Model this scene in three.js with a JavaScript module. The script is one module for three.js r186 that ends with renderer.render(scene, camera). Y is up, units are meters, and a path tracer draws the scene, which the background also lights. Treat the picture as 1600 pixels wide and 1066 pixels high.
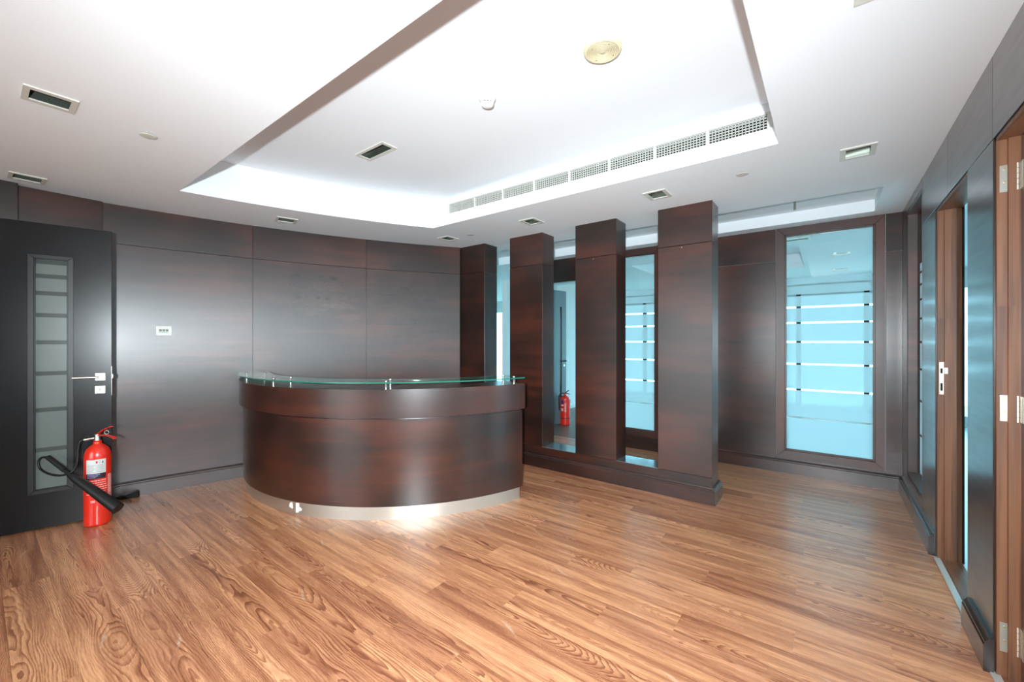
import * as THREE from 'three';
import { mergeGeometries, toCreasedNormals } from 'three/addons/utils/BufferGeometryUtils.js';
import { RectAreaLightUniformsLib } from 'three/addons/lights/RectAreaLightUniformsLib.js';

// ---------------------------------------------------------------- camera, sky, lights, exposure
const scene = new THREE.Scene();
const camera = new THREE.PerspectiveCamera(2 * Math.atan(533 / 645) * 180 / Math.PI, 1600 / 1066, 0.05, 200);
camera.position.set(0, 1.45, 0);
camera.rotation.y = 37.4 * Math.PI / 180;
scene.background = new THREE.Color().setRGB(0.79, 0.93, 1.0);
scene.backgroundIntensity = 4.7;
const FLASH = new THREE.Vector3(0.15, 1.5, 0.39);
const renderer = new THREE.WebGLRenderer();
renderer.toneMapping = THREE.LinearToneMapping;
renderer.toneMappingExposure = 1.43;
renderer.shadowMap.enabled = true;
RectAreaLightUniformsLib.init();
const flashLight = new THREE.SpotLight(new THREE.Color().setRGB(0.86, 0.95, 1.0), 63, 0, 74 * Math.PI / 180, 1, 2);
flashLight.position.copy(FLASH);
flashLight.target.position.set(FLASH.x - 0.607 * 3, FLASH.y - 0.2, FLASH.z - 0.794 * 3);
flashLight.castShadow = true;
flashLight.shadow.radius = 2;
scene.add(flashLight, flashLight.target);

// ---------------------------------------------------------------- helpers
function rng(seed) { return () => { seed |= 0; seed = seed + 0x6D2B79F5 | 0; let t = Math.imul(seed ^ seed >>> 15, 1 | seed); t = t + Math.imul(t ^ t >>> 7, 61 | t) ^ t; return ((t ^ t >>> 14) >>> 0) / 4294967296; }; }
function hash(x, y, s) { let h = Math.imul(x, 374761393) + Math.imul(y, 668265263) + Math.imul(s, 1274126177) | 0; h = Math.imul(h ^ h >>> 13, 1274126177); return ((h ^ h >>> 16) >>> 0) / 4294967296; }
function vnoise(x, y, s, px = 0, py = 0) {
  const xi = Math.floor(x), yi = Math.floor(y), fx = x - xi, fy = y - yi, u = fx * fx * (3 - 2 * fx), v = fy * fy * (3 - 2 * fy);
  const wx = (k) => px ? ((k % px) + px) % px : k, wy = (k) => py ? ((k % py) + py) % py : k;
  const a = hash(wx(xi), wy(yi), s), b = hash(wx(xi + 1), wy(yi), s), c = hash(wx(xi), wy(yi + 1), s), d = hash(wx(xi + 1), wy(yi + 1), s);
  return a + (b - a) * u + (c - a) * v + (a - b - c + d) * u * v;
}
function fbm(x, y, s, oct, px = 0, py = 0) { let r = 0, a = 0.5, n = 0; for (let i = 0; i < oct; i++) { r += a * vnoise(x, y, s + i * 17, px, py); n += a; a *= 0.5; x *= 2; y *= 2; px *= 2; py *= 2; } return r / n; }
const mix = (a, b, t) => a + (b - a) * t, clamp = (v, a = 0, b = 1) => Math.min(b, Math.max(a, v)), sstep = (a, b, t) => { t = clamp((t - a) / (b - a)); return t * t * (3 - 2 * t); };
function tex(w, h, fn, srgb = true) {
  const d = new Uint8Array(w * h * 4), o = [0, 0, 0];
  for (let y = 0; y < h; y++) for (let x = 0; x < w; x++) { fn(x, y, o); const i = (y * w + x) * 4; d[i] = clamp(o[0], 0, 255); d[i + 1] = clamp(o[1], 0, 255); d[i + 2] = clamp(o[2], 0, 255); d[i + 3] = 255; }
  const t = new THREE.DataTexture(d, w, h); t.magFilter = THREE.LinearFilter; t.minFilter = THREE.LinearMipmapLinearFilter; t.generateMipmaps = true;
  t.wrapS = t.wrapT = THREE.RepeatWrapping; if (srgb) t.colorSpace = THREE.SRGBColorSpace; t.needsUpdate = true; return t;
}
const used = {};
function numbered(name) { const n = used[name] = (used[name] ?? -1) + 1; return n ? `${name}_${String(n).padStart(3, '0')}` : name; }
function mesh(name, geometry, material, parent) {
  const m = new THREE.Mesh(Array.isArray(geometry) ? (geometry.length > 1 ? mergeGeometries(geometry.map((g) => g.index ? g.toNonIndexed() : g)) : geometry[0]) : geometry, material);
  m.name = parent ? name : numbered(name); m.castShadow = m.receiveShadow = true; (parent ?? scene).add(m); return m;
}
function group(name, x = 0, y = 0, z = 0, turn = 0) { const g = new THREE.Group(); g.name = numbered(name); g.position.set(x, y, z); g.rotation.y = turn; scene.add(g); return g; }
function part(name, parent) { const g = new THREE.Group(); g.name = name; parent.add(g); return g; }
function tag(o, label, category, grp) { o.userData.label = label; o.userData.category = category; if (grp) o.userData.group = grp; return o; }
function structure(o, label, category) { o.userData.kind = 'structure'; o.userData.label = label; o.userData.category = category; return o; }

// a box with chamfered edges; uv in metres, grain (u) horizontal unless upright
function cbox(x0, x1, y0, y1, z0, z1, ch = 0.0015, upright = false, du = 0, dv = 0) {
  ch = Math.min(ch, (x1 - x0) * 0.3, (y1 - y0) * 0.3, (z1 - z0) * 0.3);
  const lo = [x0, y0, z0], hi = [x1, y1, z1], pos = [], nor = [], uv = [];
  const V = (s, ax) => [0, 1, 2].map((k) => { const e = s[k] > 0 ? hi[k] : lo[k]; return k === ax ? e : e - s[k] * ch; });
  const put = (ps, n) => {
    const e1 = ps[1].map((v, k) => v - ps[0][k]), e2 = ps[2].map((v, k) => v - ps[0][k]);
    const c = [e1[1] * e2[2] - e1[2] * e2[1], e1[2] * e2[0] - e1[0] * e2[2], e1[0] * e2[1] - e1[1] * e2[0]];
    if (c[0] * n[0] + c[1] * n[1] + c[2] * n[2] < 0) ps = [ps[0], ...ps.slice(1).reverse()];
    const a = n.map(Math.abs), m = a[0] >= a[1] && a[0] >= a[2] ? 0 : a[1] >= a[2] ? 1 : 2;
    for (let i = 1; i + 1 < ps.length; i++) for (const p of [ps[0], ps[i], ps[i + 1]]) {
      pos.push(...p); nor.push(...n);
      let u = m === 0 ? p[2] : p[0], v = m === 1 ? p[2] : p[1]; if (upright) [u, v] = m === 1 ? [u, v] : [v, u];
      uv.push(u + du, v + dv);
    }
  };
  for (let ax = 0; ax < 3; ax++) for (const d of [-1, 1]) {
    const b = (ax + 1) % 3, c = (ax + 2) % 3, n = [0, 0, 0]; n[ax] = d;
    put([[-1, -1], [1, -1], [1, 1], [-1, 1]].map(([p, q]) => { const s = [0, 0, 0]; s[ax] = d; s[b] = p; s[c] = q; return V(s, ax); }), n);
  }
  const r = Math.SQRT1_2, t = 1 / Math.sqrt(3);
  for (let ax = 0; ax < 3; ax++) for (const p of [-1, 1]) for (const q of [-1, 1]) {
    const b = (ax + 1) % 3, c = (ax + 2) % 3, n = [0, 0, 0]; n[b] = p * r; n[c] = q * r;
    const S = (e) => { const s = [0, 0, 0]; s[ax] = e; s[b] = p; s[c] = q; return s; };
    put([V(S(-1), b), V(S(1), b), V(S(1), c), V(S(-1), c)], n);
  }
  for (const i of [-1, 1]) for (const j of [-1, 1]) for (const k of [-1, 1]) put([V([i, j, k], 0), V([i, j, k], 1), V([i, j, k], 2)], [i * t, j * t, k * t]);
  const g = new THREE.BufferGeometry();
  g.setAttribute('position', new THREE.Float32BufferAttribute(pos, 3)); g.setAttribute('normal', new THREE.Float32BufferAttribute(nor, 3)); g.setAttribute('uv', new THREE.Float32BufferAttribute(uv, 2));
  return g;
}
// a solid between two radii and two angles about (cx, cz): angles in degrees, 0 along +x, 90 along +z
function arcSolid(cx, cz, r0, r1, a0, a1, y0, y1, step = 0.7, du = 0, dv = 0) {
  const n = Math.max(2, Math.ceil(Math.abs(a1 - a0) / step)), pos = [], nor = [], uv = [];
  const P = (r, a, y) => [cx + r * Math.cos(a), y, cz + r * Math.sin(a)], R = Math.PI / 180;
  const quad = (A, B, C, D, na, nb, ua, ub, va, vb) => { for (const [p, q, u, v] of [[A, na, ua, va], [C, nb, ub, vb], [B, nb, ub, va], [A, na, ua, va], [D, na, ua, vb], [C, nb, ub, vb]]) { pos.push(...p); nor.push(...q); uv.push(u + du, v + dv); } };
  const quadR = (A, B, C, D, na, nb, ua, ub, va, vb) => { for (const [p, q, u, v] of [[A, na, ua, va], [B, nb, ub, va], [C, nb, ub, vb], [A, na, ua, va], [C, nb, ub, vb], [D, na, ua, vb]]) { pos.push(...p); nor.push(...q); uv.push(u + du, v + dv); } };
  for (let i = 0; i < n; i++) {
    const a = (a0 + (a1 - a0) * i / n) * R, b = (a0 + (a1 - a0) * (i + 1) / n) * R, ua = a * r1, ub = b * r1;
    const na = [Math.cos(a), 0, Math.sin(a)], nb = [Math.cos(b), 0, Math.sin(b)], ia = na.map((v) => -v), ib = nb.map((v) => -v);
    quad(P(r1, a, y0), P(r1, b, y0), P(r1, b, y1), P(r1, a, y1), na, nb, ua, ub, y0, y1);
    quadR(P(r0, a, y0), P(r0, b, y0), P(r0, b, y1), P(r0, a, y1), ia, ib, ua, ub, y0, y1);
    quadR(P(r0, a, y1), P(r0, b, y1), P(r1, b, y1), P(r1, a, y1), [0, 1, 0], [0, 1, 0], ua, ub, r0, r1);
    quad(P(r0, a, y0), P(r0, b, y0), P(r1, b, y0), P(r1, a, y0), [0, -1, 0], [0, -1, 0], ua, ub, r0, r1);
  }
  for (const [e, s] of [[a0, -1], [a1, 1]]) {
    const a = e * R, N = [-Math.sin(a) * s, 0, Math.cos(a) * s];
    (s > 0 ? quadR : quad)(P(r0, a, y0), P(r1, a, y0), P(r1, a, y1), P(r0, a, y1), N, N, r0, r1, y0, y1);
  }
  const g = new THREE.BufferGeometry();
  g.setAttribute('position', new THREE.Float32BufferAttribute(pos, 3)); g.setAttribute('normal', new THREE.Float32BufferAttribute(nor, 3)); g.setAttribute('uv', new THREE.Float32BufferAttribute(uv, 2));
  return g;
}
// a moulding: profile [out, y] carried along a path of [x, z]; "out" points to the left of the path's direction, seen from above with x right and z down it is (dz, -dx)
function moulding(path, prof, crease = 0.5) {
  const N = path.map((p, i) => {
    const a = path[Math.max(0, i - 1)], b = path[Math.min(path.length - 1, i + 1)], d1 = i ? norm(p[0] - a[0], p[1] - a[1]) : null, d2 = i < path.length - 1 ? norm(b[0] - p[0], b[1] - p[1]) : null;
    const n1 = d1 ? [d1[1], -d1[0]] : null, n2 = d2 ? [d2[1], -d2[0]] : null;
    if (!n1) return n2; if (!n2) return n1;
    const m = norm(n1[0] + n2[0], n1[1] + n2[1]), k = 1 / (m[0] * n1[0] + m[1] * n1[1]); return [m[0] * k, m[1] * k];
  });
  const pos = [], uv = []; let s = 0; const M = prof.length, cum = [0];
  for (let j = 1; j < M; j++) cum.push(cum[j - 1] + Math.hypot(prof[j][0] - prof[j - 1][0], prof[j][1] - prof[j - 1][1]));
  const at = (i, j) => [path[i][0] + N[i][0] * prof[j][0], prof[j][1], path[i][1] + N[i][1] * prof[j][0]];
  for (let i = 0; i + 1 < path.length; i++) {
    const l = Math.hypot(path[i + 1][0] - path[i][0], path[i + 1][1] - path[i][1]);
    for (let j = 0; j + 1 < M; j++) { const q = [[i, j, s], [i + 1, j, s + l], [i + 1, j + 1, s + l], [i, j, s], [i + 1, j + 1, s + l], [i, j + 1, s]]; for (const [a, b, u] of q) { pos.push(...at(a, b)); uv.push(u, cum[b]); } }
    s += l;
  }
  const tri = THREE.ShapeUtils.triangulateShape(prof.map((p) => new THREE.Vector2(...p)), []);
  for (const [i, flip] of [[0, 1], [path.length - 1, 0]]) for (const t of tri) { const o = flip ? [t[0], t[2], t[1]] : t; for (const j of o) { pos.push(...at(i, j)); uv.push(prof[j][0], prof[j][1]); } }
  const g = new THREE.BufferGeometry(); g.setAttribute('position', new THREE.Float32BufferAttribute(pos, 3)); g.setAttribute('uv', new THREE.Float32BufferAttribute(uv, 2));
  g.computeVertexNormals(); return toCreasedNormals(g, crease);
}
function norm(x, y) { const l = Math.hypot(x, y) || 1; return [x / l, y / l]; }
// plate: a shape in plan ([x, z] outline, holes) between two heights
function plate(outline, holes, y0, y1) {
  const V = (a) => a.map(([x, z]) => new THREE.Vector2(x, -z)), sh = new THREE.Shape(V(outline));
  for (const h of holes) sh.holes.push(new THREE.Path(V(h)));
  return new THREE.ExtrudeGeometry(sh, { depth: y1 - y0, bevelEnabled: false }).rotateX(-Math.PI / 2).translate(0, y0, 0);
}
const rect = (x0, x1, z0, z1) => [[x0, z0], [x1, z0], [x1, z1], [x0, z1]];
const lathe = (pts, seg = 32) => new THREE.LatheGeometry(pts.map((p) => new THREE.Vector2(...p)), seg);
const tube = (pts, r, seg = 40, rad = 10) => new THREE.TubeGeometry(new THREE.CatmullRomCurve3(pts.map((p) => new THREE.Vector3(...p))), seg, r, rad);
const stick = (a, b, r0, r1 = r0, seg = 14) => { const A = new THREE.Vector3(...a), B = new THREE.Vector3(...b), d = B.clone().sub(A), g = new THREE.CylinderGeometry(r1, r0, d.length(), seg); g.translate(0, d.length() / 2, 0); g.applyQuaternion(new THREE.Quaternion().setFromUnitVectors(new THREE.Vector3(0, 1, 0), d.normalize())); return g.translate(...a); };
// rectangles left over when holes [a0, a1, y0, y1] are cut from a wall [a0, a1, y0, y1]
function cut(wall, holes) {
  const xs = [...new Set([wall[0], wall[1], ...holes.flatMap((h) => [h[0], h[1]])])].sort((a, b) => a - b), out = [];
  for (let i = 0; i + 1 < xs.length; i++) {
    const hs = holes.filter((h) => h[0] <= xs[i] + 1e-6 && h[1] >= xs[i + 1] - 1e-6).sort((a, b) => a[2] - b[2]); let y = wall[2];
    for (const h of hs) { if (h[2] > y) out.push([xs[i], xs[i + 1], y, h[2]]); y = h[3]; }
    if (y < wall[3]) out.push([xs[i], xs[i + 1], y, wall[3]]);
  }
  return out;
}

// ---------------------------------------------------------------- materials
const VT = 1024;
// dark stained veneer: soft clouds, long horizontal streaks, fine pores
function veneerAt(u, v, o) {
  const streak = fbm(u * 3, v * 40, 11, 4, 3, 40), fine = fbm(u * 12, v * 300, 23, 2, 12, 300), cloud = fbm(u * 4, v * 7, 37, 4, 4, 7), red = fbm(u * 3, v * 5, 53, 3, 3, 5);
  const k = 0.34 * streak + 0.12 * fine + 0.7 * cloud - 0.08, t = sstep(0.2, 0.86, k), r = sstep(0.32, 0.68, red);
  o[0] = mix(42, 78, t) + r * 20 * t; o[1] = mix(28, 46, t) + r * 4 * t; o[2] = mix(25, 38, t) - r * 2;
}
const veneerMap = tex(VT, VT, (x, y, o) => veneerAt(x / VT, y / VT, o));
veneerMap.repeat.set(1 / 2.4, 1 / 2.4);
// the same veneer with glue smears and rubbed spots where fittings were taken off the wall
const marks = []; { const r = rng(41); for (const [u, v, w, h, k] of STAINS()) marks.push([u, v, w, h, k, r() * 900 | 0]); }
const stainMap = tex(VT, VT, (x, y, o) => {
  const u = x / VT, v = y / VT; veneerAt(u, v, o);
  for (const [mu, mv, w, h, k, s] of marks) {
    let dx = (u - mu) * 2.4; dx -= Math.round(dx / 2.4) * 2.4; let dy = (v - mv) * 2.4; dy -= Math.round(dy / 2.4) * 2.4;
    if (Math.abs(dx) > w * 1.6 || Math.abs(dy) > h * 1.6) continue;
    const e = Math.hypot(dx / w, dy / h) + (fbm(dx * 22, dy * 60, s, 3) - 0.5) * 1.3, a = (1 - sstep(0.45, 1.1, e)) * Math.abs(k) * (0.55 + 0.9 * fbm(dx * 40, dy * 160, s + 3, 2));
    for (let c = 0; c < 3; c++) o[c] = k > 0 ? mix(o[c], [150, 140, 122][c], clamp(a)) : mix(o[c], [16, 12, 11][c], clamp(a));
  }
});
stainMap.repeat.set(1 / 2.4, 1 / 2.4);
function STAINS() { // angle along the curved wall, height, half width, half height, strength (light above 0, dark below)
  const U = (a, y) => { return [(((180 + a) * Math.PI / 180 * 7.316 + 0.77) / 2.4) % 1, ((y + 0.41) / 2.4) % 1]; };
  return [[22.5, 1.93, 0.34, 0.15, 0.13], [23.8, 1.86, 0.2, 0.05, 0.2], [21.4, 1.8, 0.22, 0.06, 0.16], [24.6, 1.72, 0.16, 0.05, 0.14], [22.6, 2.1, 0.2, 0.07, 0.1], [20.1, 2.2, 0.05, 0.022, -0.8], [22.2, 2.2, 0.035, 0.02, -0.6], [23.3, 2.19, 0.06, 0.026, -0.8], [20.3, 1.95, 0.03, 0.03, -0.8], [22.0, 1.95, 0.035, 0.022, -0.7], [22.8, 1.95, 0.045, 0.025, -0.7], [20.1, 1.76, 0.03, 0.022, -0.5], [29.9, 2.11, 0.07, 0.03, -0.6], [28.0, 2.03, 0.3, 0.006, -0.7], [28.2, 1.93, 0.05, 0.02, -0.5], [27.2, 1.92, 0.04, 0.02, -0.5], [30.8, 1.72, 0.06, 0.02, -0.5], [28.4, 1.66, 0.34, 0.006, -0.7], [32.6, 1.98, 0.1, 0.03, -0.4], [28.6, 1.85, 0.3, 0.12, 0.07]].map(([a, y, w, h, k]) => [...U(a, y), w, h, k]);
}
const veneerRough = tex(512, 512, (x, y, o) => { const v = 160 + 50 * (fbm(x / 512 * 5, y / 512 * 7, 71, 4, 5, 7) - 0.5) + 26 * (fbm(x / 512 * 8, y / 512 * 128, 91, 2, 8, 128) - 0.5); o[0] = o[1] = o[2] = v; }, false);
veneerRough.repeat.set(1 / 2.4, 1 / 2.4);
const std = (color, roughness, extra = {}) => new THREE.MeshPhysicalMaterial({ color, roughness, ...extra });
const M = {
  veneer: std(0xd8d6d6, 0.56, { map: veneerMap, roughnessMap: veneerRough, clearcoat: 1, clearcoatRoughness: 0.285, specularIntensity: 0.45 }),
  veneerStained: std(0xd8d6d6, 0.56, { map: stainMap, roughnessMap: veneerRough, clearcoat: 1, clearcoatRoughness: 0.285, specularIntensity: 0.45 }),
  veneerGloss: std(0x9c9ea4, 0.54, { map: veneerMap, roughnessMap: veneerRough, clearcoat: 1, clearcoatRoughness: 0.22 }),
  frame: std(0xfff0e4, 0.68, { map: veneerMap, roughnessMap: veneerRough, clearcoat: 0.5, clearcoatRoughness: 0.4 }),
  joint: std(0x0b0908, 0.9),
  jamb: std(0x9a6a4f, 0.5),
  blackDoor: std(0x09090b, 0.27, { specularIntensity: 0.7 }),
  blackTrim: std(0x0d0d0f, 0.36),
  plaster: std(0xf2f7fb, 0.85),
  wallWhite: std(0xdfe3e3, 0.85),
  vinyl: std(0x6d5a50, 0.4),
  steel: std(0xc9c6bf, 0.28, { metalness: 1 }),
  chrome: std(0xd9d6cf, 0.16, { metalness: 1 }),
  nickel: std(0xcfc9bd, 0.32, { metalness: 1 }),
  glass: std(0xffffff, 0.0, { transmission: 1, thickness: 0 }),
  tinted: std(new THREE.Color().setRGB(0.65, 0.935, 1.0), 0.0, { transmission: 1, thickness: 0 }),
  film: std(new THREE.Color().setRGB(0.84, 0.87, 0.88), 0.88, { transmission: 1, thickness: 0 }),
  counterGlass: std(0xe4f6ef, 0.0, { transmission: 1, thickness: 0 }),
  glassEdge: std(0x2f8f78, 0.15, { transmission: 0.45, thickness: 0 }),
  white: std(0xf2f1ec, 0.5),
  whiteMetal: std(0xd6d5cd, 0.45),
  cream: std(0xe0d6b4, 0.5),
  dark: std(0x0c0c0c, 0.8),
  reflector: std(0x565e54, 0.35, { metalness: 0.5 }),
  lampGlass: std(0x8a9088, 0.3),
  red: std(0xe02a16, 0.28, { clearcoat: 0.6, clearcoatRoughness: 0.08 }),
  doorGlass: std(0x5a635e, 0.3),
  doorStripe: std(0x424a46, 0.2),
  brass: std(0xc8b489, 0.35, { metalness: 1 }),
  sill: std(0x9fb0b4, 0.14, { metalness: 0.75 }),
  satin: std(0xd8d6d0, 0.5, { metalness: 0.6 }),
  rubber: std(0x141414, 0.45),
  aluminium: std(0x8d949a, 0.4, { metalness: 0.7 }),
};

// ---------------------------------------------------------------- floor
const C1 = 2.70, TRAY = 3.03;                       // soffit and tray heights
const AW = 1024, AH = 128, GRID = 2;                // one cell of the grain atlas is one plank
const plankMap = tex(2048, 2048, (() => {
  const cells = []; for (let i = 0; i < 32; i++) { const r = rng(900 + i * 13); cells.push({ c: (r() - 0.5) * 0.16, h0: 0.01 + r() * 0.05, amp: 0.025 + r() * 0.05, f: 1.1 + r() * 1.3, sp: 0.005 + r() * 0.004, tone: (r() - 0.5) * 0.24, s: 100 + i * 31, warm: r(), scuff: r() }); }
  return (px, py, o) => {
    const k = cells[(px / AW | 0) + (py / AH | 0) * 2], X = (px % AW) / AW * 1.22, Y = ((py % AH) / AH - 0.5) * 0.184;
    const h = k.h0 + k.amp * (fbm(X * k.f, 3.3, k.s, 2) - 0.5) * 2, wy = Y + (fbm(X * 2.2, Y * 9, k.s + 5, 3) - 0.5) * 0.06;
    const ring = Math.sqrt((wy - k.c) ** 2 + h * h * 1.6) + (fbm(X * 7, Y * 50, k.s + 9, 3) - 0.5) * 0.008;
    const p = ring / k.sp, f = p - Math.floor(p), late = sstep(0.35, 0.92, f) * (1 - sstep(0.92, 1, f)), lightLine = sstep(0.93, 0.97, f) * (1 - sstep(0.97, 1, f)) + (1 - sstep(0, 0.12, f)) * 0.6;
    const fine = fbm(X * 26, Y * 900, k.s + 2, 2), band = fbm(X * 2.2, Y * 46, k.s + 3, 3), strength = 0.45 + 0.75 * sstep(0.35, 0.7, fbm(X * 2.5, Y * 14, k.s + 4, 2));
    let d = clamp(0.36 + k.tone + (band - 0.5) * 0.9 + late * 0.46 * strength + (fine - 0.5) * 0.5 - lightLine * 0.2 * strength);
    o[0] = mix(232, 130, d); o[1] = mix(169, 73, d); o[2] = mix(126 - 6 * k.warm, 46, d);
    if (k.scuff > 0.5) { // a dusty scuff on some boards
      const dx = X - 0.2 - k.scuff * 0.7, dy = Y - (k.warm - 0.5) * 0.1, e = Math.abs(dy - dx * 0.35 - 1.4 * dx * dx) / 0.012 + Math.abs(dx) / 0.11, a = 0.34 * (1 - sstep(0.2, 1.1, e + (fbm(X * 60, Y * 60, k.s + 7, 2) - 0.5) * 0.9));
      o[0] = mix(o[0], 226, a); o[1] = mix(o[1], 214, a); o[2] = mix(o[2], 205, a);
    }
  };
})());
const floorRough = tex(512, 512, (x, y, o) => { const s = fbm(x / 512 * 6, y / 512 * 6, 311, 5, 6, 6); o[0] = o[1] = o[2] = 112 + 60 * (s - 0.5) + 30 * (fbm(x / 512 * 60, y / 512 * 60, 331, 2, 60, 60) - 0.5); }, false);
M.plank = std(0xffffff, 1.0, { map: plankMap, roughnessMap: floorRough, clearcoat: 0.9, clearcoatRoughness: 0.28 });
const floor = structure(group('floor'), 'brown wood-grain plank floor with dusty scuffs', 'floor');
mesh('subfloor', cbox(-5.6, 0.7, -0.12, -0.006, -5.46, 3.4, 0), std(0x4a3022, 0.9), floor);
{
  const W = 0.184, L = 1.22, r = rng(5), rest = [];
  let row = 0;
  for (let z = -5.44; z < 3.3; z += W, row++) {
    for (let x = -5.9 - ((row * 0.405 + 0.13 * (r() - 0.5)) % L + L) % L + L * 0.0; x < 0.56; x += L) {
      const a = Math.max(x, -5.5), b = Math.min(x + L, 0.572); const cell = (r() * 32) | 0, flip = r() < 0.5; if (b - a < 0.03) continue;
      const mz = z + W / 2;
      const wallX = 2.035 - Math.sqrt(7.29 ** 2 - (mz - 0.276) ** 2); if (mz < -0.6 && mz > -3.9 && b < wallX - 0.02) continue;
      if (mz < -3.98 && b < -4.5) continue;
      const g = cbox(a, b, -0.006, 0, z + 0.0004, z + W - 0.0004, 0.0005);
      const p = g.attributes.position, u = g.attributes.uv, cu = (cell % 2) * 0.5, cv = (cell >> 1) / 16;
      for (let i = 0; i < p.count; i++) {
        let s = (p.getX(i) - x) / L, t = (p.getZ(i) - z) / W; if (flip) { s = 1 - s; t = 1 - t; }
        u.setXY(i, cu + clamp(s, 0.002, 0.998) * 0.5, cv + clamp(t, 0.01, 0.99) / 16);
      }
      if (mz < 0.3) mesh('plank', g, M.plank, floor); else rest.push(g);
    }
  }
  const m = mesh('plank', rest, M.plank, floor); m.userData.kind = 'stuff';
}
structure(mesh('floor', cbox(0.697, 4.6, -0.12, 0, -10.4, 3.4, 0), std(0xb4b8bc, 0.25)), 'pale glossy floor of the side office beyond the doorways', 'floor');
structure(mesh('floor', [cbox(-9.4, 0.697, -0.12, 0, -10.4, -5.46, 0), cbox(-9.4, -5.6, -0.12, 0, -5.46, 3.4, 0)], M.vinyl), 'grey-brown vinyl floor of the offices beyond the panelled walls', 'floor');

// ---------------------------------------------------------------- ceiling
const WC = [2.035, 0.276], WR = 7.296, TR = 6.455;  // curved wall and the tray edge that follows it
const onTray = (R, z0, z1, n = 14) => Array.from({ length: n + 1 }, (_, i) => { const z = z0 + (z1 - z0) * i / n; return [WC[0] - Math.sqrt(R * R - (z - WC[1]) ** 2), z]; });
const trayHole = (R, zn, zf, xr) => [...onTray(R, zn, zf), [xr, zf], [xr, zn]];
const lights = [ // x, z, width, depth, turn, label
  [-3.192, -0.245, 0.19, 0.19, 0, 'square recessed downlight set between the ceiling tray and the black door'],
  [-4.873, -0.257, 0.19, 0.19, 0, 'recessed downlight close to the wall directly above the black door'],
  [-4.44, -1.97, 0.19, 0.19, -0.28, 'slightly turned recessed downlight beside the curved panelled wall, near the desk'],
  [-3.672, -3.525, 0.185, 0.2, 0, 'recessed downlight in front of the column that abuts the curved wall'],
  [-2.455, -3.55, 0.185, 0.21, 0, 'recessed downlight above the desk between the second and third columns'],
  [-1.152, -3.55, 0.185, 0.21, 0, 'recessed downlight in front of the free end column of the row'],
  [0.158, -3.55, 0.185, 0.21, 0, 'recessed downlight beside the panelled wall with doorways and strike plate'],
  [0.17, -1.89, 0.185, 0.21, 0, 'recessed downlight at the edge of the ceiling tray near the hinged door'],
];
const turned = (x, z, w, d, t) => [[-w / 2, -d / 2], [w / 2, -d / 2], [w / 2, d / 2], [-w / 2, d / 2]].map(([a, b]) => [x + a * Math.cos(t) + b * Math.sin(t), z - a * Math.sin(t) + b * Math.cos(t)]);
const SLOT = [-6.0, 0.36, -5.275, -4.475];
const ceiling = structure(group('ceiling'), 'white plastered ceiling with a raised curved tray and a slot along the window wall', 'ceiling');
mesh('soffit', plate(rect(-9.4, 0.7, -5.58, 3.4), [trayHole(TR, -1.047, -3.10, -0.247), rect(...SLOT), ...lights.map((l) => turned(l[0], l[1], l[2] - 0.04, l[3] - 0.04, l[4]))], C1, C1 + 0.114), M.plaster, ceiling);
mesh('slot_top', cbox(SLOT[0] - 0.05, SLOT[1] + 0.05, C1 + 0.114, C1 + 0.16, SLOT[2] - 0.05, SLOT[3] + 0.05, 0), M.plaster, ceiling);
const y0 = C1 + 0.114, ZG = -3.21;
mesh('tray_side', [cbox(-4.6, -0.1, y0, TRAY, -0.94, -0.84, 0), cbox(-0.14, -0.04, y0, TRAY, -3.35, -0.84, 0), arcSolid(WC[0], WC[1], TR + 0.015, TR + 0.1, 180 + 8, 180 + 34, y0, TRAY, 1)], M.plaster, ceiling);
mesh('grille_wall', [...cut([-3.7, -0.1, y0, TRAY], [[-3.335, -0.302, 2.856, 2.962]]).map(([a, b, c, d]) => cbox(a, b, c, d, ZG - 0.05, ZG, 0.0005))], M.plaster, ceiling);
const trayLight = [-2.99, -2.043, 0.385, 0.147, 0, 'long recessed downlight in the raised tray ceiling'];
mesh('tray_top', plate(rect(-4.7, 0, -3.5, -0.75), [turned(trayLight[0], trayLight[1], trayLight[2] - 0.03, trayLight[3] - 0.03, 0)], TRAY, TRAY + 0.12), M.plaster, ceiling);
mesh('roof_slab', cbox(-9.6, 4.8, 3.25, 3.4, -10.6, 3.6, 0), std(0x777777, 0.9), ceiling);

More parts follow.
